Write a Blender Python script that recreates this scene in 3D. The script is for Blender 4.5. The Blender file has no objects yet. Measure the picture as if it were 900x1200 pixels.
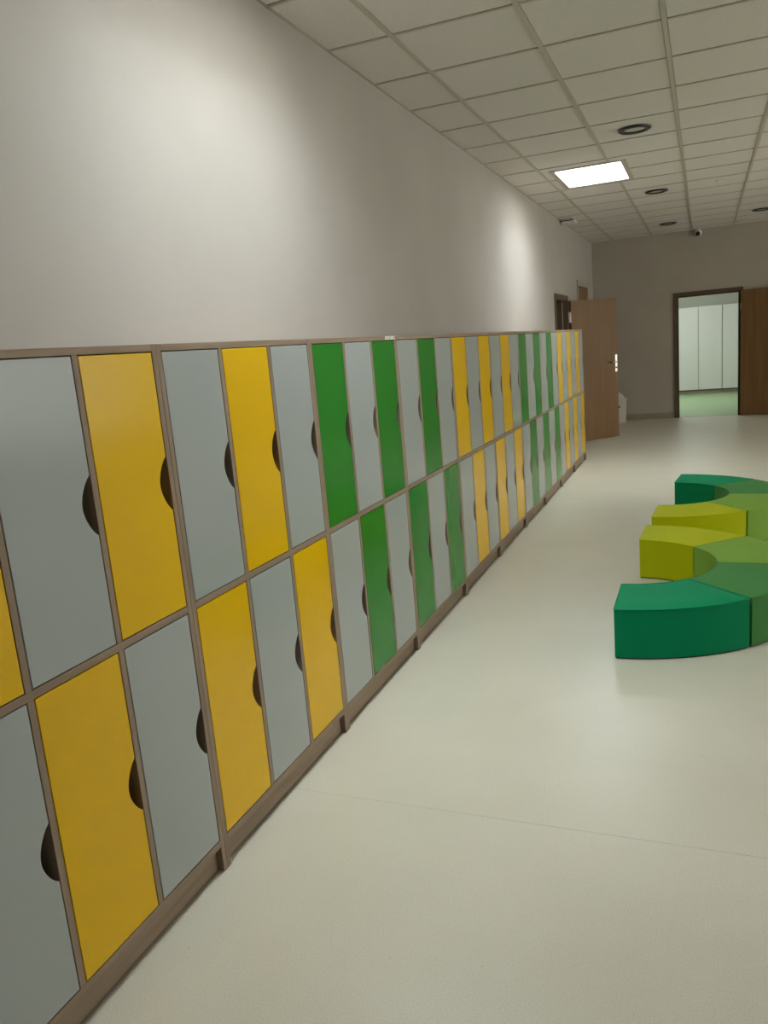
import bpy, bmesh, math, random
from mathutils import Matrix, Vector
random.seed(7)
S = bpy.context.scene
COL = S.collection
PI = math.pi

# ------------------------------------------------------------------ camera
F_PX, YAW, PITCH, ROLL = 919.36, -0.39638, -0.1999, -0.08568
CAM = Vector((1.31931, 0.0, 1.46394))
fw = Vector((math.sin(YAW)*math.cos(PITCH), math.cos(YAW)*math.cos(PITCH), math.sin(PITCH)))
rt0 = Vector((math.cos(YAW), -math.sin(YAW), 0))
up0 = rt0.cross(fw)
rt = rt0*math.cos(ROLL) + up0*math.sin(ROLL)
up = -rt0*math.sin(ROLL) + up0*math.cos(ROLL)
cd = bpy.data.cameras.new('camera')
cam = bpy.data.objects.new('camera', cd)
COL.objects.link(cam)
M = Matrix.Identity(4)
for i in range(3):
    M[i][0], M[i][1], M[i][2], M[i][3] = rt[i], up[i], -fw[i], CAM[i]
cam.matrix_world = M
cd.sensor_fit = 'VERTICAL'
cd.sensor_height = 36.0
cd.lens = F_PX/1200*36.0
cd.clip_start = 0.02
S.camera = cam

# ------------------------------------------------------------------ world, light levels, exposure
w = bpy.data.worlds.new('world')
S.world = w
w.use_nodes = True
w.node_tree.nodes['Background'].inputs[0].default_value = (1.0, 0.965, 0.90, 1)
w.node_tree.nodes['Background'].inputs[1].default_value = 5.0      # daylight feeding the added, unseen windows on the right
S.view_settings.view_transform = 'Standard'
S.view_settings.look = 'None'
S.view_settings.gamma = 1
S.view_settings.exposure = 0.33
LIGHT_PANEL = 33.0          # emission of the ceiling light panels
LIGHT_FILL = 7.0            # invented panels out of frame on the right, added as fill
LIGHT_BACKROOM = 10.5       # panels in the room behind the far doorway

# ------------------------------------------------------------------ dimensions (metres); lockers' front is x=0, y runs down the hall
WX = -0.394                 # left wall face
YB = 13.882                 # far wall face
HC = 2.932                  # ceiling height
XR, YF = 8.4, -5.0          # right wall, wall behind the camera
W, Y0 = 0.87322, 1.71583    # locker unit width, y of first visible joint
H = 1.535

# ------------------------------------------------------------------ materials
def new_mat(name, rgb, rough=0.5, spec=0.5, metal=0.0):
    m = bpy.data.materials.new(name)
    m.use_nodes = True
    b = m.node_tree.nodes['Principled BSDF']
    b.inputs['Base Color'].default_value = (*rgb, 1)
    b.inputs['Roughness'].default_value = rough
    b.inputs['Specular IOR Level'].default_value = spec
    b.inputs['Metallic'].default_value = metal
    return m, m.node_tree, b

def N(nt, typ, **kw):
    n = nt.nodes.new(typ)
    for k, v in kw.items():
        setattr(n, k, v)
    return n

def coords(nt, scale, per_object=True):
    tc = N(nt, 'ShaderNodeTexCoord')
    mp = N(nt, 'ShaderNodeMapping')
    mp.inputs['Scale'].default_value = scale
    if per_object:
        oi = N(nt, 'ShaderNodeObjectInfo')
        ad = N(nt, 'ShaderNodeVectorMath', operation='ADD')
        ml = N(nt, 'ShaderNodeVectorMath', operation='SCALE')
        ml.inputs['Scale'].default_value = 3.7
        cb = N(nt, 'ShaderNodeCombineXYZ')
        for i in range(3):
            nt.links.new(oi.outputs['Random'], cb.inputs[i])
        nt.links.new(cb.outputs[0], ml.inputs[0])
        nt.links.new(tc.outputs['Object'], ad.inputs[0])
        nt.links.new(ml.outputs[0], ad.inputs[1])
        nt.links.new(ad.outputs[0], mp.inputs[0])
    else:
        nt.links.new(tc.outputs['Object'], mp.inputs[0])
    return mp

def noisy(name, rgb, rgb2, scale=(1, 1, 1), nscale=5.0, detail=4, lo=0.35, hi=0.65, rough=0.5, spec=0.5,
          bump=0.0, bscale=200.0, bdist=0.001, rough_var=0.0, metal=0.0, per_object=True):
    m, nt, b = new_mat(name, rgb, rough, spec, metal)
    mp = coords(nt, scale, per_object)
    no = N(nt, 'ShaderNodeTexNoise')
    no.inputs['Scale'].default_value = nscale
    no.inputs['Detail'].default_value = detail
    cr = N(nt, 'ShaderNodeValToRGB')
    cr.color_ramp.elements[0].position = lo
    cr.color_ramp.elements[1].position = hi
    cr.color_ramp.elements[0].color = (*rgb, 1)
    cr.color_ramp.elements[1].color = (*rgb2, 1)
    nt.links.new(mp.outputs[0], no.inputs['Vector'])
    nt.links.new(no.outputs['Fac'], cr.inputs['Fac'])
    nt.links.new(cr.outputs['Color'], b.inputs['Base Color'])
    if rough_var:
        mr = N(nt, 'ShaderNodeMapRange')
        mr.inputs['To Min'].default_value = rough - rough_var
        mr.inputs['To Max'].default_value = rough + rough_var
        nt.links.new(no.outputs['Fac'], mr.inputs['Value'])
        nt.links.new(mr.outputs[0], b.inputs['Roughness'])
    if bump:
        n2 = N(nt, 'ShaderNodeTexNoise')
        n2.inputs['Scale'].default_value = bscale
        n2.inputs['Detail'].default_value = 2
        tc = N(nt, 'ShaderNodeTexCoord')
        bp = N(nt, 'ShaderNodeBump')
        bp.inputs['Strength'].default_value = bump
        bp.inputs['Distance'].default_value = bdist
        nt.links.new(tc.outputs['Object'], n2.inputs['Vector'])
        nt.links.new(n2.outputs['Fac'], bp.inputs['Height'])
        nt.links.new(bp.outputs[0], b.inputs['Normal'])
    return m

def s2l(r, g, b):
    f = lambda c: (c/255/12.92) if c/255 <= 0.04045 else ((c/255+0.055)/1.055)**2.4
    return (f(r), f(g), f(b))

def emission_mat(name, rgb, strength):
    m, nt, b = new_mat(name, (0.9, 0.9, 0.9), 0.5)
    b.inputs['Emission Color'].default_value = (*rgb, 1)
    b.inputs['Emission Strength'].default_value = strength
    return m

MAT = {}
MAT['wall'] = noisy('wall_paint', s2l(166, 160, 151), s2l(170, 164, 155), nscale=2.0, rough=0.75, spec=0.3, bump=0.08, bscale=350, per_object=False)
MAT['wall_far'] = noisy('wall_paint_far', s2l(170, 162, 149), s2l(174, 167, 154), nscale=2.0, rough=0.75, spec=0.3, bump=0.08, bscale=350, per_object=False)
MAT['wall_back_room'] = noisy('wall_paint_back_room', s2l(206, 206, 190), s2l(210, 210, 195), nscale=2.0, rough=0.75, per_object=False)
MAT['tile'] = noisy('ceiling_tile_fibre', s2l(212, 208, 203), s2l(219, 215, 211), nscale=90, lo=0.3, hi=0.6, rough=0.9, spec=0.1, bump=0.25, bscale=260)
MAT['grid'] = new_mat('ceiling_grid_metal', s2l(182, 177, 164), 0.5)[0]
MAT['void'] = new_mat('ceiling_void', (0.05, 0.05, 0.048), 0.9, 0.0)[0]
MAT['trimwhite'] = new_mat('white_lacquered_metal', s2l(196, 192, 184), 0.45)[0]
MAT['base'] = noisy('vinyl_skirting', s2l(138, 130, 108), s2l(146, 138, 116), nscale=3, rough=0.5, per_object=False)
MAT['glow'] = emission_mat('panel_glow', (0.84, 0.93, 1.0), LIGHT_PANEL)
MAT['glow_fill'] = emission_mat('panel_glow_fill', (0.90, 0.95, 1.0), LIGHT_FILL)
MAT['glow_back'] = emission_mat('panel_glow_back', (0.90, 0.98, 1.0), LIGHT_BACKROOM)
MAT['black'] = new_mat('black_plastic', (0.012, 0.012, 0.012), 0.4)[0]
MAT['lens'] = new_mat('frosted_lens', s2l(190, 188, 182), 0.4)[0]
MAT['steel'] = new_mat('brushed_steel', (0.52, 0.49, 0.45), 0.34, 0.5, 1.0)[0]
MAT['white'] = new_mat('white_plastic', s2l(222, 218, 212), 0.4)[0]
MAT['seal'] = new_mat('pale_rubber_seal', s2l(190, 180, 165), 0.6)[0]

def glass_mat():
    m = bpy.data.materials.new('window_glass'); m.use_nodes = True
    nt = m.node_tree; out = nt.nodes['Material Output']; nt.nodes.remove(nt.nodes['Principled BSDF'])
    t = N(nt, 'ShaderNodeBsdfTransparent'); g = N(nt, 'ShaderNodeBsdfGlossy'); g.inputs['Roughness'].default_value = 0.03
    t.inputs[0].default_value = (0.95, 0.97, 0.96, 1)
    fr = N(nt, 'ShaderNodeFresnel'); fr.inputs[0].default_value = 1.3
    mx = N(nt, 'ShaderNodeMixShader')
    nt.links.new(fr.outputs[0], mx.inputs[0]); nt.links.new(t.outputs[0], mx.inputs[1]); nt.links.new(g.outputs[0], mx.inputs[2]); nt.links.new(mx.outputs[0], out.inputs[0])
    return m
MAT['glass'] = glass_mat()

def floor_mat():
    m, nt, b = new_mat('speckled_vinyl', (0.6, 0.57, 0.5), 0.42, 0.5)
    mp = coords(nt, (1, 1, 1), False)
    n1 = N(nt, 'ShaderNodeTexNoise'); n1.inputs['Scale'].default_value = 230; n1.inputs['Detail'].default_value = 3
    n2 = N(nt, 'ShaderNodeTexNoise'); n2.inputs['Scale'].default_value = 2.2; n2.inputs['Detail'].default_value = 5
    n3 = N(nt, 'ShaderNodeTexVoronoi'); n3.inputs['Scale'].default_value = 11.0
    c1 = N(nt, 'ShaderNodeValToRGB')
    c1.color_ramp.elements[0].position = 0.30; c1.color_ramp.elements[0].color = (*s2l(199, 193, 173), 1)
    c1.color_ramp.elements[1].position = 0.70; c1.color_ramp.elements[1].color = (*s2l(215, 209, 190), 1)
    c2 = N(nt, 'ShaderNodeValToRGB')
    c2.color_ramp.elements[0].position = 0.3; c2.color_ramp.elements[0].color = (0.93, 0.925, 0.91, 1)
    c2.color_ramp.elements[1].position = 0.7; c2.color_ramp.elements[1].color = (1, 1, 1, 1)
    c3 = N(nt, 'ShaderNodeValToRGB')      # rare dark scuff specks
    c3.color_ramp.elements[0].position = 0.012; c3.color_ramp.elements[0].color = (0.35, 0.3, 0.24, 1)
    c3.color_ramp.elements[1].position = 0.03; c3.color_ramp.elements[1].color = (1, 1, 1, 1)
    for n in (n1, n2, n3):
        nt.links.new(mp.outputs[0], n.inputs['Vector'])
    nt.links.new(n1.outputs['Fac'], c1.inputs[0]); nt.links.new(n2.outputs['Fac'], c2.inputs[0]); nt.links.new(n3.outputs['Distance'], c3.inputs[0])
    m1 = N(nt, 'ShaderNodeMix', data_type='RGBA', blend_type='MULTIPLY'); m1.inputs[0].default_value = 1
    m2 = N(nt, 'ShaderNodeMix', data_type='RGBA', blend_type='MULTIPLY'); m2.inputs[0].default_value = 0.7
    nt.links.new(c1.outputs[0], m1.inputs[6]); nt.links.new(c2.outputs[0], m1.inputs[7])
    nt.links.new(m1.outputs[2], m2.inputs[6]); nt.links.new(c3.outputs[0], m2.inputs[7])
    nt.links.new(m2.outputs[2], b.inputs['Base Color'])
    mr = N(nt, 'ShaderNodeMapRange'); mr.inputs['To Min'].default_value = 0.29; mr.inputs['To Max'].default_value = 0.38
    nt.links.new(n2.outputs['Fac'], mr.inputs['Value']); nt.links.new(mr.outputs[0], b.inputs['Roughness'])
    bp = N(nt, 'ShaderNodeBump'); bp.inputs['Strength'].default_value = 0.07; bp.inputs['Distance'].default_value = 0.001
    nt.links.new(n1.outputs['Fac'], bp.inputs['Height']); nt.links.new(bp.outputs[0], b.inputs['Normal'])
    return m
MAT['floor'] = floor_mat()
MAT['seam'] = new_mat('vinyl_weld', s2l(186, 180, 162), 0.5)[0]
MAT['floor_green'] = noisy('green_vinyl', s2l(148, 176, 128), s2l(160, 186, 140), nscale=60, rough=0.35, per_object=False)

def wood(name, rgb, rgb2, scale, rough=0.5):
    return noisy(name, rgb, rgb2, scale=scale, nscale=1.0, detail=6, lo=0.3, hi=0.7, rough=rough, spec=0.22)
MAT['wood_h'] = wood('grey_oak_along', s2l(130, 112, 93), s2l(153, 133, 112), (60, 2.2, 45))
MAT['wood_v'] = wood('grey_oak_upright', s2l(130, 112, 93), s2l(153, 133, 112), (60, 45, 2.2))
MAT['carcass'] = new_mat('carcass_board', s2l(84, 74, 64), 0.6)[0]
MAT['leaf'] = wood('brown_beech_door', s2l(108, 79, 46), s2l(122, 91, 56), (22, 22, 1.3), 0.45)
MAT['leaf_dark'] = wood('dark_beech_door', s2l(112, 82, 50), s2l(128, 96, 60), (22, 22, 1.3), 0.45)
MAT['frame_pale'] = new_mat('pale_grey_door_frame', s2l(158, 149, 135), 0.5)[0]
MAT['frame_dark'] = wood('dark_brown_frame', s2l(88, 72, 56), s2l(98, 82, 66), (30, 30, 2), 0.5)
MAT['seal_black'] = new_mat('black_rubber_seal', (0.015, 0.013, 0.012), 0.6)[0]

def lacquer(name, a, b, rough=0.19):
    return noisy(name, a, b, nscale=1.2, detail=2, rough=rough, spec=0.32, bump=0.03, bscale=120, bdist=0.0005)
MAT['door_yellow'] = lacquer('yellow_laminate', s2l(220, 175, 0), s2l(224, 179, 0))
MAT['door_grey'] = lacquer('grey_laminate', s2l(160, 165, 161), s2l(164, 169, 165))
MAT['door_green'] = lacquer('green_laminate', s2l(28, 122, 28), s2l(30, 126, 30))

def leather(name, rgb):
    m, nt, b = new_mat(name, rgb, 0.6, 0.1)
    mp = coords(nt, (1, 1, 1))
    v = N(nt, 'ShaderNodeTexVoronoi'); v.inputs['Scale'].default_value = 420
    bp = N(nt, 'ShaderNodeBump'); bp.inputs['Strength'].default_value = 0.25; bp.inputs['Distance'].default_value = 0.0006
    nt.links.new(mp.outputs[0], v.inputs['Vector']); nt.links.new(v.outputs['Distance'], bp.inputs['Height']); nt.links.new(bp.outputs[0], b.inputs['Normal'])
    n1 = N(nt, 'ShaderNodeTexNoise'); n1.inputs['Scale'].default_value = 4
    mx = N(nt, 'ShaderNodeMix', data_type='RGBA')
    mx.inputs[6].default_value = (*[c*0.94 for c in rgb], 1); mx.inputs[7].default_value = (*[min(1, c*1.05) for c in rgb], 1)
    nt.links.new(mp.outputs[0], n1.inputs['Vector']); nt.links.new(n1.outputs['Fac'], mx.inputs[0]); nt.links.new(mx.outputs[2], b.inputs['Base Color'])
    return m
POUF = {'dark green': leather('emerald_leatherette', s2l(0, 132, 86)), 'mid green': leather('moss_leatherette', s2l(72, 132, 70)),
        'light green': leather('pear_leatherette', s2l(128, 166, 66)), 'lime': leather('lime_leatherette', s2l(180, 186, 8))}

# ------------------------------------------------------------------ mesh helpers
def bx(bm, x0, x1, y0, y1, z0, z1):
    v = [bm.verts.new(p) for p in ((x0, y0, z0), (x1, y0, z0), (x1, y1, z0), (x0, y1, z0), (x0, y0, z1), (x1, y0, z1), (x1, y1, z1), (x0, y1, z1))]
    for f in ((0, 3, 2, 1), (4, 5, 6, 7), (0, 1, 5, 4), (1, 2, 6, 5), (2, 3, 7, 6), (3, 0, 4, 7)):
        bm.faces.new([v[i] for i in f])
def boxes(*bs, bevel=0.0, seg=1):
    bm = bmesh.new()
    for b in bs:
        bx(bm, *b)
    if bevel:
        bmesh.ops.bevel(bm, geom=list(bm.edges), offset=bevel, segments=seg, affect='EDGES', profile=0.6)
    return bm
def mesh(name, bm, m, smooth=False):
    me = bpy.data.meshes.new(name)
    bmesh.ops.recalc_face_normals(bm, faces=list(bm.faces))
    bm.to_mesh(me); bm.free()
    me.materials.append(m)
    if smooth:
        me.polygons.foreach_set('use_smooth', [True]*len(me.polygons))
    return me
def link(name, me, parent=None, loc=(0, 0, 0)):
    o = bpy.data.objects.new(name, me)
    COL.objects.link(o)
    o.location = loc
    if parent is not None:
        o.parent = parent
    return o
def obj(name, bm, m, parent=None, loc=(0, 0, 0), smooth=False):
    return link(name, mesh(name, bm, m, smooth), parent, loc)
def struct(name, bm, m):
    o = obj(name, bm, m); o['kind'] = 'structure'; return o
def empty(name, loc=(0, 0, 0), rz=0.0):
    o = bpy.data.objects.new(name, None); COL.objects.link(o)
    o.location = loc; o.rotation_euler = (0, 0, rz); o.empty_display_size = 0.1
    return o
def thing(name, label, cat, loc=(0, 0, 0), rz=0.0, group=None):
    o = empty(name, loc, rz); o['label'] = label; o['category'] = cat
    if group: o['group'] = group
    return o
def lathe(prof, n=32, axis='Z'):
    bm = bmesh.new(); rings = []
    for r, z in prof:
        if r < 1e-6:
            rings.append([bm.verts.new((0, 0, z))])
        else:
            rings.append([bm.verts.new((r*math.cos(2*PI*i/n), r*math.sin(2*PI*i/n), z)) for i in range(n)])
    for a, b in zip(rings, rings[1:]):
        for i in range(n):
            j = (i+1) % n
            if len(a) == 1 and len(b) == 1: continue
            if len(a) == 1: bm.faces.new((a[0], b[i], b[j]))
            elif len(b) == 1: bm.faces.new((a[i], b[0], a[j]))
            else: bm.faces.new((a[i], b[i], b[j], a[j]))
    return bm
def tube(bm, pts, r, n=8, closed=False):
    pts = [Vector(p) for p in pts]; rings = []
    for i, p in enumerate(pts):
        a = pts[i-1] if (i or closed) else p
        b = pts[(i+1) % len(pts)] if (i < len(pts)-1 or closed) else p
        t = (b-a).normalized()
        ref = Vector((0, 0, 1)) if abs(t.z) < 0.9 else Vector((1, 0, 0))
        u = t.cross(ref).normalized(); v = t.cross(u)
        rings.append([bm.verts.new(p + (u*math.cos(2*PI*k/n) + v*math.sin(2*PI*k/n))*r) for k in range(n)])
    m = len(rings)
    for i in range(m if closed else m-1):
        A, B = rings[i], rings[(i+1) % m]
        for k in range(n):
            bm.faces.new((A[k], A[(k+1) % n], B[(k+1) % n], B[k]))
    if not closed:
        bm.faces.new(rings[0]); bm.faces.new(list(reversed(rings[-1])))
def wall_with_holes(axis, c0, c1, a0, a1, z1, holes):
    """wall slab; holes = (start, end, top) along the wall, all from the floor up"""
    cuts = [a0]; bs = []
    def put(s, e, lo, hi):
        bs.append((c0, c1, s, e, lo, hi) if axis == 'x' else (s, e, c0, c1, lo, hi))
    p = a0
    for s, e, t in sorted(holes):
        put(p, s, 0, z1); put(s, e, t, z1); p = e
    put(p, a1, 0, z1)
    return boxes(*bs)

# ------------------------------------------------------------------ setting: floor, walls
FL = struct('floor', boxes((-2.2, XR+0.2, YF-0.2, YB+0.06, -0.08, 0.0)), MAT['floor'])
obj('floor_seam', boxes((-0.01, XR-0.01, 2.1585, 2.1602, -0.002, 0.0004)), MAT['seam'], FL)
D1 = (10.14, 11.06, 1.955)       # open door in left wall
D2 = (12.09, 13.16, 2.21)        # closed door in left wall
DB = (0.905, 1.850, 1.955)       # far doorway
struct('wall_left', wall_with_holes('x', WX-0.2, WX, YF-0.2, YB+0.15, HC+0.5, [D1, D2]), MAT['wall'])
struct('wall_back', wall_with_holes('y', YB, YB+0.15, WX, XR, HC+0.5, [DB]), MAT['wall_far'])
FILL_WINS = [(-4.2+3.0*i, -1.8+3.0*i) for i in range(2, 6)]      # invented tall windows opposite the lockers, added for fill daylight
WZ0, WZ1 = 0.5, 2.7
bs = [(XR, XR+0.2, YF-0.2, YB+0.15, 0, WZ0), (XR, XR+0.2, YF-0.2, YB+0.15, WZ1, HC+0.5)]
e0 = YF-0.2
for a_, b_ in FILL_WINS + [(YB+0.15, 0)]:
    bs.append((XR, XR+0.2, e0, a_, WZ0, WZ1)); e0 = b_
struct('wall_right', boxes(*bs), MAT['wall'])
for i, (a_, b_) in enumerate(FILL_WINS):
    wn = empty('window_%d' % (i+1), (XR+0.1, (a_+b_)/2, WZ0)); wn['kind'] = 'structure'
    hw, hh = (b_-a_)/2, WZ1-WZ0
    obj('window_frame', boxes((-0.03, 0.03, -hw, -hw+0.06, 0, hh), (-0.03, 0.03, hw-0.06, hw, 0, hh), (-0.03, 0.03, -hw+0.06, hw-0.06, 0, 0.06), (-0.03, 0.03, -hw+0.06, hw-0.06, hh-0.06, hh), (-0.03, 0.03, -0.03, 0.03, 0.06, hh-0.06)), MAT['trimwhite'], wn)
    for q in (-1, 1):
        obj('pane', boxes((-0.004, 0.004, min(q*0.03, q*(hw-0.06)), max(q*0.03, q*(hw-0.06)), 0.06, hh-0.06)), MAT['glass'], wn)
    pl = bpy.data.lights.new('fill_portal', 'AREA'); pl.shape = 'RECTANGLE'; pl.size = hw*2; pl.size_y = hh  # portal for the sky fill entering by the invented windows
    pl.cycles.is_portal = True
    po = bpy.data.objects.new('fill_portal', pl); COL.objects.link(po)
    po.location = (XR+0.22, (a_+b_)/2, (WZ0+WZ1)/2)
    po.rotation_euler = Vector((-1, 0, 0)).to_track_quat('-Z', 'Y').to_euler()
    pl.size, pl.size_y = hw*2, hh
struct('wall_front', boxes((WX, XR, YF-0.2, YF, 0, HC+0.5)), MAT['wall'])
# store room behind the open door on the left
struct('wall_storeroom', boxes((-2.2, -2.1, 9.4, 11.9, 0, 2.6), (-2.1, WX-0.2, 9.4, 9.5, 0, 2.6), (-2.1, WX-0.2, 11.8, 11.9, 0, 2.6), (-2.2, WX-0.2, 9.4, 11.9, 2.6, 2.7)), MAT['wall'])
# bright room behind the far doorway
BY0, BY1, BX0, BX1, BH = YB+0.15, 19.2, -0.9, 3.4, 2.75
struct('floor_backroom', boxes((BX0, BX1, YB+0.06, BY1, -0.08, 0.0)), MAT['floor_green'])
struct('wall_backroom', boxes((BX0, BX1, BY1, BY1+0.1, 0, BH+0.1), (BX0-0.1, BX0, BY0, BY1+0.1, 0, BH+0.1), (BX1, BX1+0.1, BY0, BY1+0.1, 0, BH+0.1)), MAT['wall_back_room'])
struct('ceiling_backroom', boxes((BX0, BX1, BY0, BY1, BH, BH+0.1)), MAT['tile'])
# skirting
struct('baseboard_back', boxes((WX+0.012, DB[0]-0.052, YB-0.012, YB, 0, 0.095), (2.78, XR, YB-0.012, YB, 0, 0.095), bevel=0.002), MAT['base'])
struct('baseboard_left', boxes((WX, WX+0.012, 10.46, 10.47, 0, 0.095), (WX, WX+0.012, 11.13, 12.02, 0, 0.095), (WX, WX+0.012, 13.23, YB, 0, 0.095), bevel=0.002), MAT['base'])
struct('baseboard_right', boxes((XR-0.012, XR, YF, YB, 0, 0.095), bevel=0.002), MAT['base'])

# ------------------------------------------------------------------ ceiling: runners, tiles, light panels
T = 0.6
GX0, GY0 = WX+0.33754, 3.87643
xs = [WX]; x = GX0
while x < XR-0.05: xs.append(x); x += T
xs.append(XR)
ys = [YF]; k = math.ceil((YF+0.05-GY0)/T)
while GY0+k*T < YB-0.05: ys.append(GY0+k*T); k += 1
ys.append(YB)
LIGHTS = [(0.353, 8.11, 'glow'), (0.353, 2.71, 'glow'), (3.953, 8.11, 'glow_fill'), (3.953, 2.71, 'glow_fill')]  # last two are invented fill panels, unseen on the right
LW, LL = 0.576, 0.88         # light opening
FWD = 0.045                  # rim width of frame
bm = bmesh.new()
bx(bm, WX, XR, YF, YB, HC+0.45, HC+0.5)                     # slab above the tiles
CE = struct('ceiling', bm, MAT['void'])
RW = 0.012
def line_segs(c, s0, s1, along_y):
    segs = [(s0, s1)]
    for lx, ly, _ in LIGHTS:
        cl, hl, cm, hm = (lx, LW/2, ly, LL/2) if along_y else (ly, LL/2, lx, LW/2)
        if abs(c-cl) < hl+FWD:
            out = []
            for s_, e_ in segs:
                if s_ < cm < e_: out += [(s_, cm-hm-FWD+0.006), (cm+hm+FWD-0.006, e_)]
                else: out.append((s_, e_))
            segs = out
    return segs
for xc in xs[1:-1]:
    obj('ceiling_runner', boxes(*[(xc-RW, xc+RW, s_, e_, HC-0.0015, HC+0.03) for s_, e_ in line_segs(xc, YF, YB, True)]), MAT['grid'], CE)
for yc in ys[1:-1]:
    obj('ceiling_cross_tee', boxes(*[(s_, e_, yc-0.009, yc+0.009, HC-0.001, HC+0.025) for s_, e_ in line_segs(yc, WX, XR, False)]), MAT['grid'], CE)
obj('ceiling_edge_angle', boxes((WX, WX+0.014, YF, YB, HC-0.001, HC+0.002), (WX, XR, YB-0.014, YB, HC-0.001, HC+0.002)), MAT['grid'], CE)
tile_cache = {}
def sub_rects(x0, x1, y0, y1):
    rects = [(x0, x1, y0, y1)]
    for lx, ly, _ in LIGHTS:
        a0, a1, b0, b1 = lx-LW/2-FWD+0.01, lx+LW/2+FWD-0.01, ly-LL/2-FWD+0.01, ly+LL/2+FWD-0.01
        out = []
        for (p0, p1, q0, q1) in rects:
            if p1 <= a0 or p0 >= a1 or q1 <= b0 or q0 >= b1:
                out.append((p0, p1, q0, q1)); continue
            if p0 < a0: out.append((p0, a0, q0, q1))
            if p1 > a1: out.append((a1, p1, q0, q1))
            m0, m1 = max(p0, a0), min(p1, a1)
            if q0 < b0: out.append((m0, m1, q0, b0))
            if q1 > b1: out.append((m0, m1, b1, q1))
        rects = out
    return rects
G = 0.0112
for i in range(len(xs)-1):
    for j in range(len(ys)-1):
        x0 = xs[i]+(RW+0.0015 if i else 0.004); x1 = xs[i+1]-(RW+0.0015 if i < len(xs)-2 else 0.004)
        y0, y1 = ys[j]+G, ys[j+1]-G
        if x1-x0 < 0.03 or y1-y0 < 0.03: continue
        rs = sub_rects(x0, x1, y0, y1)
        cx, cy = (x0+x1)/2, (y0+y1)/2
        if len(rs) == 1 and rs[0] == (x0, x1, y0, y1):
            key = (round(x1-x0, 4), round(y1-y0, 4))
            if key not in tile_cache:
                hx, hy = (x1-x0)/2, (y1-y0)/2
                tile_cache[key] = mesh('ceiling_tile', boxes((-hx, hx, -hy, hy, 0, 0.016), bevel=0.002), MAT['tile'])
            me = tile_cache[key]
        else:
            me = mesh('ceiling_tile', boxes(*[(a-cx, b-cx, c-cy, d-cy, 0, 0.016) for a, b, c, d in rs]), MAT['tile'])
        link('ceiling_tile', me, CE, (cx, cy, HC + 0.0025 + random.uniform(0, 0.0012)))

LLAB = ['lit white rectangular ceiling light in the tiled ceiling, over the far lockers',
        'lit rectangular ceiling light above the nearest lockers, over the frame',
        'added rectangular fill light, unseen beyond the right edge, level with the far lockers',
        'added rectangular fill light, unseen beyond the right edge, level with the nearest lockers']
for (lx, ly, gm), lab in zip(LIGHTS, LLAB):
    t = thing('ceiling_light', lab, 'light', (lx, ly, HC), 0, 'rectangular ceiling lights')
    a, b = LW/2, LL/2
    D = 0.40
    obj('frame', boxes((-a-FWD, a+FWD, -b-FWD, -b, -0.004, 0.004), (-a-FWD, a+FWD, b, b+FWD, -0.004, 0.004),
                       (-a-FWD, -a, -b, b, -0.004, 0.004), (a, a+FWD, -b, b, -0.004, 0.004)), MAT['grid'], t)
    obj('housing', boxes((-a-0.004, -a, -b, b, 0.004, D+0.01), (a, a+0.004, -b, b, 0.004, D+0.01), (-a-0.004, a+0.004, -b-0.004, -b, 0.004, D+0.01), (-a-0.004, a+0.004, b, b+0.004, 0.004, D+0.01)), MAT['white'], t)
    obj('diffuser', boxes((-a+0.001, a-0.001, -b+0.001, b-0.001, D, D+0.006)), MAT[gm], t)
t = thing('ceiling_light', 'lit ceiling light in the room behind the far doorway', 'light', (0.6, 16.6, BH))
obj('frame', boxes((-0.62, 0.62, -0.62, -0.6, -0.02, 0), (-0.62, 0.62, 0.6, 0.62, -0.02, 0), (-0.62, -0.6, -0.6, 0.6, -0.02, 0), (0.6, 0.62, -0.6, 0.6, -0.02, 0)), MAT['trimwhite'], t)
obj('diffuser', boxes((-0.6, 0.6, -0.6, 0.6, -0.015, -0.005)), MAT['glow_back'], t)

# round black downlights in the tile centres
DL = [((0.843, 6.576), 'unlit round black-rimmed downlight, nearest of the row left of centre'),
      ((0.843, 9.576), 'unlit round black-rimmed downlight just beyond the lit ceiling light'),
      ((0.843, 12.576), 'unlit round black-rimmed downlight nearest the far wall, left of the dome camera'),
      ((2.043, 12.376), 'unlit round black-rimmed downlight cut by the right edge of the photo')]
ring = mesh('rim', lathe([(0.076, 0.0), (0.076, -0.004), (0.084, -0.013), (0.108, -0.015), (0.119, -0.008), (0.120, 0.0)], 40), MAT['black'], True)
lens = mesh('lens', lathe([(0.0, -0.005), (0.05, -0.0045), (0.077, -0.002)], 40), MAT['lens'], True)
for (dx, dy), lab in DL:
    t = thing('downlight', lab, 'light', (dx, dy, HC), 0, 'round downlights in the ceiling tiles')
    link('rim', ring, t); link('lens', lens, t)
# tiny white sensor in a tile
t = thing('ceiling_sensor', 'tiny white round sensor in the tiled ceiling right of the lit light', 'sensor', (1.462, 9.46, HC))
obj('housing', lathe([(0.0, -0.022), (0.012, -0.021), (0.017, -0.012), (0.03, -0.006), (0.032, 0.0)], 24), MAT['white'], t, smooth=True)
# emergency light in the corner of left wall and ceiling
t = thing('emergency_light', 'small pale emergency light with a dark rim where left wall meets ceiling', 'light', (WX+0.012, 10.85, HC))
obj('housing', boxes((0.01, 0.17, -0.16, 0.16, -0.035, -0.001), bevel=0.012, seg=3), MAT['white'], t, smooth=False)
obj('bracket', boxes((-0.0115, 0.014, -0.05, 0.05, -0.05, -0.002), bevel=0.004), MAT['lens'], t)
obj('rim', boxes((0.004, 0.176, -0.168, -0.161, -0.03, -0.018), (0.004, 0.01, -0.161, 0.16, -0.03, -0.018), bevel=0.001), MAT['black'], t)
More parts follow.
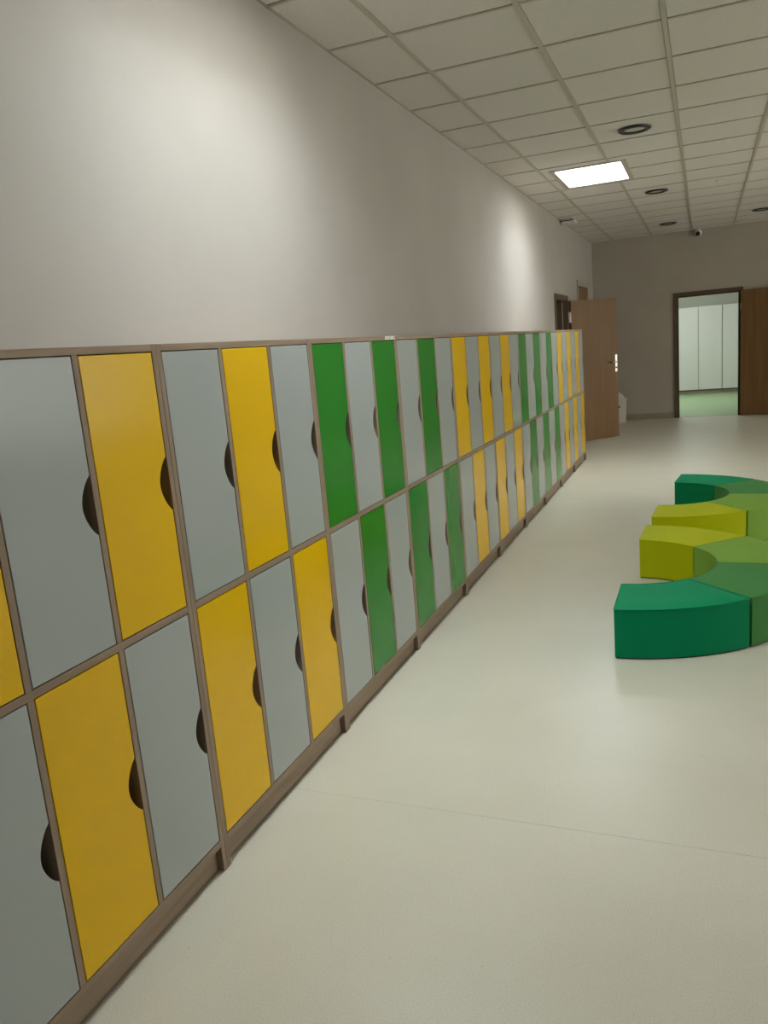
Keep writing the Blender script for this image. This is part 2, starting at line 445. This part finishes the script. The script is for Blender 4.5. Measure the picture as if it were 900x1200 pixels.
# dome camera on the far wall
t = thing('dome_camera', 'small white security camera with black eye on the far wall under the ceiling', 'camera', (1.234, YB, 2.872))
bm = lathe([(0.0, 0.05), (0.035, 0.046), (0.05, 0.03), (0.055, 0.0)], 28)
bmesh.ops.rotate(bm, verts=bm.verts, cent=(0, 0, 0), matrix=Matrix.Rotation(PI/2, 3, 'X'))
bmesh.ops.translate(bm, verts=bm.verts, vec=(0, 0, 0.012))
obj('base', bm, MAT['white'], t, smooth=True)
bm = bmesh.new(); bmesh.ops.create_uvsphere(bm, u_segments=20, v_segments=12, radius=0.036)
bmesh.ops.translate(bm, verts=bm.verts, vec=(0, -0.055, -0.008))
obj('eye', bm, MAT['black'], t, smooth=True)

# ------------------------------------------------------------------ lockers
TH = 0.018                          # board thickness
Z_B0, Z_B1 = 0.082, 0.104           # bottom board
Z_M0, Z_M1 = 0.8075, 0.8265         # middle board
Z_T0 = H-0.018
DEP = 0.392
PITCH_Y = (W-0.001-2*TH-2*TH)/3     # clear width of a bay
def door_bm(width, height):
    """door in local coords: y 0..width, z 0..height, front at x=0; half-moon finger cut-out in the right edge"""
    pts = [(0, 0), (width, 0)]
    hc, hh, dp = height/2, 0.0715, 0.037
    n = 18
    for k in range(n+1):
        t_ = -1+2*k/n
        arc = math.sqrt(max(0, 1-(t_*0.93)**2)); arc = (arc-math.sqrt(1-0.93**2))/(1-math.sqrt(1-0.93**2))
        d = dp*(0.8*arc + 0.2*(1+math.cos(PI*t_))/2)
        pts.append((width-d, hc+t_*hh))
    pts += [(width, height), (0, height)]
    bm = bmesh.new()
    vs = [bm.verts.new((0, y, z)) for y, z in pts]
    f = bm.faces.new(vs)
    r = bmesh.ops.extrude_face_region(bm, geom=[f])
    nv = [g for g in r['geom'] if isinstance(g, bmesh.types.BMVert)]
    bmesh.ops.translate(bm, verts=nv, vec=(-TH, 0, 0))
    fe = [e for e in bm.edges if all(abs(v.co.x) < 1e-6 for v in e.verts)]
    bmesh.ops.bevel(bm, geom=fe, offset=0.0013, segments=2, affect='EDGES', profile=0.5)
    return bm
GAP = 0.0028
dw = PITCH_Y-2*GAP
DOORS = {}
for key in ('yellow', 'grey', 'green'):
    DOORS[key, 1] = mesh('door', door_bm(dw, Z_T0-Z_M1-2*GAP), MAT['door_'+key])
    DOORS[key, 0] = mesh('door', door_bm(dw, Z_M0-Z_B1-2*GAP), MAT['door_'+key])
ww = W-0.0007
bv = 0.0006
PARTS = {
 'side_a': mesh('side_panel', boxes((-DEP, 0, 0, TH, 0.003, H), bevel=bv), MAT['wood_v']),
 'side_b': mesh('side_panel', boxes((-DEP, 0, ww-TH, ww, 0.003, H), bevel=bv), MAT['wood_v']),
 'top': mesh('top_panel', boxes((-DEP, 0, TH, ww-TH, Z_T0, H), bevel=bv), MAT['wood_h']),
 'mid': mesh('middle_shelf', boxes((-DEP+0.006, 0, TH, ww-TH, Z_M0, Z_M1), bevel=bv), MAT['wood_h']),
 'bot': mesh('bottom_panel', boxes((-DEP+0.006, 0, TH, ww-TH, Z_B0, Z_B1), bevel=bv), MAT['wood_h']),
 'plinth': mesh('plinth', boxes((-0.04, -0.022, TH, ww-TH, 0.006, Z_B0), bevel=bv), MAT['wood_h']),
 'back': mesh('back_panel', boxes((-DEP, -DEP+0.005, TH, ww-TH, Z_B0, Z_T0)), MAT['carcass']),
}
DIV = {}
for lv, (za, zb) in enumerate(((Z_B1, Z_M0), (Z_M1, Z_T0))):
    DIV[lv] = mesh('divider', boxes((-DEP+0.006, 0, -TH/2, TH/2, za, zb), bevel=bv), MAT['wood_v'])
UNITS = ['yA', 'yB', 'gA', 'gB', 'yA', 'yB', 'gA', 'gB', 'yA', 'yB']
PLACE = ['cut by the left edge, nearest the camera', 'second from the left edge', 'third from left, small white sticker on its top rail',
         'fourth from left, right after the white sticker', 'fifth from left, yellow again after nearer green pair', 'sixth from left, before the farther green pair',
         'seventh from left, first of the farther green pair', 'eighth from left, last one with green doors', 'ninth from left, second from the far end', 'last at the far end, beside the open door']
def locker(i):
    kind = UNITS[i]
    colr = {'y': 'yellow', 'g': 'green'}[kind[0]]
    t = thing('locker_cabinet', '%s and grey locker cabinet, %s' % (colr, PLACE[i]), 'locker', (0, Y0+(i-1)*W+0.0005, 0), 0, 'six-door locker cabinets along the left wall')
    for n in ('side_a', 'side_b', 'top', 'mid', 'bot', 'plinth', 'back'):
        link(PARTS[n].name.split('.')[0], PARTS[n], t)
    for c in range(2):
        yc = TH + (c+1)*PITCH_Y + c*TH + TH/2
        for lv in (0, 1):
            link('divider', DIV[lv], t, (0, yc, 0))
    for lv in (0, 1):
        for c in range(3):
            on = (c % 2 == 0) if ((kind[1] == 'A') == (lv == 1)) else (c % 2 == 1)
            key = colr if on else 'grey'
            y = TH + c*(PITCH_Y+TH) + GAP
            z = (Z_M1 if lv else Z_B1) + GAP
            d = link('door', DOORS[key, lv], t, (0, y, z))
            d['label'] = '%s locker door with half-moon finger cut-out' % key
    return t
units = [locker(i) for i in range(10)]
# small white maker's label on the top rail of the third cabinet
lb = obj('sticker', boxes((0, 0.0006, ww-0.128, ww-0.006, H-0.0165, H-0.0012)), MAT['white'], units[2])
lb['label'] = 'small white printed label'
bm = bmesh.new()
def disc(yc, zc, ry, rz, xf=0.0010, n=14, ang=0.0):
    c_, s_ = math.cos(ang), math.sin(ang)
    v = []
    for k in range(n):
        a = ry*math.cos(2*PI*k/n); b = rz*math.sin(2*PI*k/n)
        v.append(bm.verts.new((xf, ww-0.128+yc+a*c_-b*s_, H-0.0165+zc+a*s_+b*c_)))
    bm.faces.new(v)
disc(0.048, 0.0055, 0.005, 0.0028); disc(0.060, 0.0092, 0.011, 0.0013, ang=0.35); disc(0.108, 0.0085, 0.006, 0.0028); disc(0.018, 0.0085, 0.006, 0.0012); disc(0.018, 0.0060, 0.005, 0.0008)
obj('print', bm, MAT['black'], lb)

# ------------------------------------------------------------------ doors
def lever_set(parent, y, z, xface, sgn, flip=1):
    """steel lever plate on a leaf (leaf runs along local +y, faces at +-x)"""
    h = obj('door_handle', boxes((xface, xface+sgn*0.008, y-0.022, y+0.022, z-0.12, z+0.12), bevel=0.003), MAT['steel'], parent)
    h['label'] = 'steel lever handle plate'
    bm = bmesh.new()
    tube(bm, [(xface+sgn*0.008, y, z+0.02), (xface+sgn*0.055, y, z+0.02), (xface+sgn*0.06, y-0.02*flip, z+0.02), (xface+sgn*0.06, y-0.13*flip, z+0.018)], 0.009, 10)
    obj('lever', bm, MAT['steel'], h, smooth=True)
    bm = lathe([(0.0, 0.012), (0.010, 0.012), (0.012, 0.0)], 16)
    bmesh.ops.rotate(bm, verts=bm.verts, cent=(0, 0, 0), matrix=Matrix.Rotation(sgn*PI/2, 3, 'Y'))
    bmesh.ops.translate(bm, verts=bm.verts, vec=(xface+sgn*0.008, y, z-0.06))
    obj('lock_cylinder', bm, MAT['black'], h, smooth=True)

# door_1: left wall, standing open into the hall
d1 = empty('door_1', (WX, 11.06, 0)); d1['kind'] = 'structure'
L1 = D1[1]-D1[0]
obj('door_frame', boxes((0.0, 0.014, -L1-0.05, -L1+0.012, 0, 2.0), (0.0, 0.014, -0.012, 0.05, 0, 2.0), (0.0, 0.014, -L1+0.012, -0.012, 1.94, 2.0),
                        (-0.21, 0.0, -L1+0.0005, -L1+0.022, 0, 1.954), (-0.21, 0.0, -0.022, -0.0005, 0, 1.954), (-0.21, 0.0, -L1+0.022, -0.022, 1.932, 1.954)), MAT['frame_dark'], d1)
obj('door_stop', boxes((-0.14, -0.06, -0.036, -0.0222, 0, 1.93), (-0.14, -0.06, -L1+0.0222, -L1+0.036, 0, 1.93)), MAT['frame_dark'], d1)
obj('door_seal', boxes((-0.06, -0.052, -0.034, -0.0222, 0, 1.93)), MAT['seal'], d1)
ang = -math.atan2(0.539, 0.60)
lf = obj('door_leaf', boxes((-0.04, 0.0, 0.0, 0.80, 0.008, 1.935), bevel=0.0015), MAT['leaf'], d1, (0.045, 0.06, 0))
lf.rotation_euler = (0, 0, ang)
lever_set(lf, 0.765, 1.045, 0.0, 1, 1)
hg = obj('hinge', boxes((-0.004, 0.028, -0.03, 0.012, -0.07, 0.07), bevel=0.006, seg=2), MAT['white'], d1, (0.02, 0.035, 1.715))
hg['label'] = 'white hinge cover'
obj('hinge', lathe([(0.0, 0.075), (0.013, 0.075), (0.014, 0.0), (0.014, -0.06), (0.0, -0.065)], 14), MAT['steel'], d1, (0.02, 0.035, 0.25), smooth=True)

# door_2: left wall, closed
d2 = empty('door_2', (WX, 0, 0)); d2['kind'] = 'structure'
obj('door_frame', boxes((0, 0.014, D2[0]-0.05, D2[0]+0.03, 0, 2.26), (0, 0.014, D2[1]-0.03, D2[1]+0.05, 0, 2.26), (0, 0.014, D2[0]+0.03, D2[1]-0.03, 2.18, 2.26),
                        (-0.2, 0, D2[0]+0.0005, D2[0]+0.03, 0, 2.209), (-0.2, 0, D2[1]-0.03, D2[1]-0.0005, 0, 2.209), (-0.2, 0, D2[0]+0.03, D2[1]-0.03, 2.18, 2.209)), MAT['frame_pale'], d2)
lf2 = obj('door_leaf', boxes((-0.045, -0.003, D2[0]+0.033, D2[1]-0.033, 0.006, 2.177), bevel=0.001), MAT['leaf_dark'], d2)
lever_set(lf2, D2[0]+0.09, 1.05, -0.003, 1, -1)

# door_3: far doorway with leaf folded back against the wall
d3 = empty('door_3', (DB[1], YB, 0)); d3['kind'] = 'structure'
WD = DB[1]-DB[0]
obj('door_frame', boxes((-WD-0.045, -WD+0.012, -0.014, 0, 0, 2.0), (-0.012, 0.035, -0.014, 0, 0, 2.0), (-WD+0.012, -0.012, -0.014, 0, 1.943, 2.0),
                        (-WD+0.0005, -WD+0.03, 0, 0.15, 0, 1.954), (-0.03, -0.0005, 0, 0.15, 0, 1.954), (-WD+0.03, -0.03, 0, 0.15, 1.925, 1.954)), MAT['frame_dark'], d3)
obj('door_seal', boxes((-WD+0.012, -WD+0.026, -0.0135, -0.001, 0, 1.943), (-0.026, -0.012, -0.0135, -0.001, 0, 1.943), (-WD+0.026, -0.026, -0.0135, -0.001, 1.929, 1.943)), MAT['seal_black'], d3)
lf3 = obj('door_leaf', boxes((0.0, 0.04, 0.0, 0.92, 0.008, 1.945), bevel=0.0015), MAT['leaf_dark'], d3, (0.004, -0.022, 0))
lf3.rotation_euler = (0, 0, -PI/2-math.radians(6))
lever_set(lf3, 0.86, 1.045, 0.04, 1, 1)
obj('hinge', lathe([(0.0, 0.05), (0.01, 0.05), (0.01, -0.05), (0.0, -0.05)], 12), MAT['steel'], d3, (0.0, -0.026, 1.7), smooth=True)
obj('threshold', boxes((-WD+0.0305, -0.0305, 0.05, 0.07, 0, 0.004)), MAT['trimwhite'], d3)

# ------------------------------------------------------------------ cabinets in the far room
CW = 0.938
for i, lab in enumerate(['tall white two-door cabinet seen left in the far doorway', 'tall white cabinet seen at the right edge of the far doorway']):
    t = thing('storage_cabinet', lab, 'cabinet', (0.735+i*(CW+0.004), 18.6, 0), 0, 'tall white cabinets in the far room')
    obj('body', boxes((0, CW, 0.02, 0.5, 0.09, 1.86), bevel=0.001), MAT['grid'], t)
    obj('plinth', boxes((0.003, CW-0.003, 0.03, 0.4, 0, 0.075)), MAT['base'], t)
    obj('bottom_rail', boxes((0, CW, 0.012, 0.03, 0.0755, 0.0895)), MAT['frame_dark'], t)
    for c in range(2):
        d = obj('door', boxes((c*CW/2+0.007, (c+1)*CW/2-0.007, 0, 0.018, 0.095, 1.855), bevel=0.0015), MAT['white'], t)
        bm = lathe([(0.0, 0.02), (0.009, 0.02), (0.006, 0.0)], 12)
        bmesh.ops.rotate(bm, verts=bm.verts, cent=(0, 0, 0), matrix=Matrix.Rotation(PI/2, 3, 'X'))
        bmesh.ops.translate(bm, verts=bm.verts, vec=(CW/2 + (-0.035 if c == 0 else 0.035), 0, 0.95))
        obj('knob', bm, MAT['trimwhite'], d, smooth=True)

# ------------------------------------------------------------------ poufs: two half rings of four segments
RO, RI, PH = 0.829, 0.444, 0.243
def sector(r0, r1, a, z0, z1, n=16, dome=0.0):
    bm = bmesh.new(); lo = []; hi = []
    for k in range(n+1):
        t_ = a*k/n
        lo.append([bm.verts.new((r*math.cos(t_), r*math.sin(t_), z0)) for r in (r0, r1)])
        hi.append([bm.verts.new((r*math.cos(t_), r*math.sin(t_), z1)) for r in (r0, r1)])
    for k in range(n):
        bm.faces.new((lo[k][0], lo[k+1][0], lo[k+1][1], lo[k][1]))
        bm.faces.new((hi[k][0], hi[k][1], hi[k+1][1], hi[k+1][0]))
        bm.faces.new((lo[k][1], lo[k+1][1], hi[k+1][1], hi[k][1]))
        bm.faces.new((lo[k][0], hi[k][0], hi[k+1][0], lo[k+1][0]))
    bm.faces.new((lo[0][0], lo[0][1], hi[0][1], hi[0][0])); bm.faces.new((lo[n][0], hi[n][0], hi[n][1], lo[n][1]))
    return bm
def outline(r0, r1, a, z, n=16):
    o = [(r1*math.cos(a*k/n), r1*math.sin(a*k/n), z) for k in range(n+1)]
    i = [(r0*math.cos(a*k/n), r0*math.sin(a*k/n), z) for k in range(n, -1, -1)]
    def cut(p, q, t_): return tuple(p[j]+(q[j]-p[j])*t_ for j in range(3))
    return o + [cut(o[-1], i[0], 0.03), cut(o[-1], i[0], 0.5), cut(o[-1], i[0], 0.97)] + i + [cut(i[-1], o[0], 0.03), cut(i[-1], o[0], 0.5), cut(i[-1], o[0], 0.97)]
def top_cover(r0, r1, a, z, dome=0.006, nr=8, n=16):
    bm = bmesh.new(); g = []
    for k in range(n+1):
        row = []
        for q in range(nr+1):
            u, v = k/n, q/nr
            r = r0+(r1-r0)*v
            e = min(u, 1-u)*8; f = min(v, 1-v)*6
            hgt = dome*min(1, e)**0.5*min(1, f)**0.5
            row.append(bm.verts.new((r*math.cos(a*u), r*math.sin(a*u), z+hgt)))
        g.append(row)
    for k in range(n):
        for q in range(nr):
            bm.faces.new((g[k][q], g[k][q+1], g[k+1][q+1], g[k+1][q]))
    return bm
def pouf(colr, lab, c, a0, sgn, grp, shift=0.0):
    """sgn +1: runs counter-clockwise from angle a0"""
    a = math.radians(44.6); ins = 0.016/RO
    t = thing('pouf', lab, 'pouf', (c[0], c[1], 0), 0, grp)
    t.rotation_euler = (0, 0, (a0 if sgn > 0 else a0-a) + ins/2)
    ae = a-ins
    m = POUF[colr]
    b = sector(RI, RO, ae, 0.008, PH-0.006)
    vert = [e for e in b.edges if abs(e.verts[0].co.z-e.verts[1].co.z) > 0.05 and len(e.link_faces) == 2 and e.calc_face_angle(0) > 0.8]
    bmesh.ops.bevel(b, geom=vert, offset=0.008, segments=3, affect='EDGES')
    obj('side_cover', b, m, t)
    obj('seat_cover', top_cover(RI+0.0015, RO-0.0015, ae, PH-0.0055), m, t, smooth=True)
    b = bmesh.new(); tube(b, outline(RI+0.0015, RO-0.0015, ae, PH-0.006), 0.004, 6, True)
    obj('piping', b, m, t, smooth=True)
    obj('base', sector(RI+0.008, RO-0.008, ae-0.01, 0.0, 0.008), MAT['black'], t).rotation_euler = (0, 0, 0.005)
    return t
STEP = math.radians(44.6)
C1, C2 = (0.9355, 4.335), (1.044, 6.221)
G1, G2 = 'pouf segments of the nearer half ring', 'pouf segments of the farther half ring'
for k, (c_, lab) in enumerate([('dark green', 'dark green curved pouf at the front, nearest the camera'), ('mid green', 'mid green curved pouf touching the front dark green one, cut by the frame'),
                               ('light green', 'light green curved pouf between the mid green and lime ones in front half ring'), ('lime', 'lime yellow curved pouf at the end of the front half ring, facing the camera')]):
    pouf(c_, lab, C1, math.radians(-90.5)+k*STEP, 1, G1)
for k, (c_, lab) in enumerate([('dark green', 'dark green curved pouf farthest from the camera, end of the back half ring'), ('mid green', 'mid green curved pouf behind the light green one in the back half ring'),
                               ('light green', 'light green curved pouf right of the lime one in the back half ring'), ('lime', 'lime yellow curved pouf of the back half ring, behind the front lime pouf')]):
    pouf(c_, lab, C2, math.radians(84.1)-k*STEP, -1, G2)

# ------------------------------------------------------------------ bin by the far wall, behind the open door
t = thing('waste_bin', 'white plastic swing-lid bin on the floor behind the open door', 'bin', (0.02, 13.56, 0), math.radians(8))
def taper(w0, d0, w1, d1, z0, z1, bev):
    bm = bmesh.new()
    v = [bm.verts.new((sx*w/2, sy*d/2, z)) for (w, d, z) in ((w0, d0, z0), (w1, d1, z1)) for sx, sy in ((-1, -1), (1, -1), (1, 1), (-1, 1))]
    for f in ((3, 2, 1, 0), (4, 5, 6, 7), (0, 1, 5, 4), (1, 2, 6, 5), (2, 3, 7, 6), (3, 0, 4, 7)):
        bm.faces.new([v[i] for i in f])
    bmesh.ops.bevel(bm, geom=list(bm.edges), offset=bev, segments=2, affect='EDGES')
    return bm
obj('body', taper(0.18, 0.22, 0.21, 0.26, 0, 0.36, 0.012), MAT['white'], t)
obj('rim', taper(0.235, 0.285, 0.235, 0.285, 0.361, 0.383, 0.006), MAT['white'], t)
obj('lid', taper(0.20, 0.25, 0.03, 0.22, 0.384, 0.49, 0.008), MAT['white'], t)
obj('handle_hole', boxes((-0.05, 0.0, -0.128, -0.1185, 0.25, 0.29), bevel=0.004), MAT['black'], t)
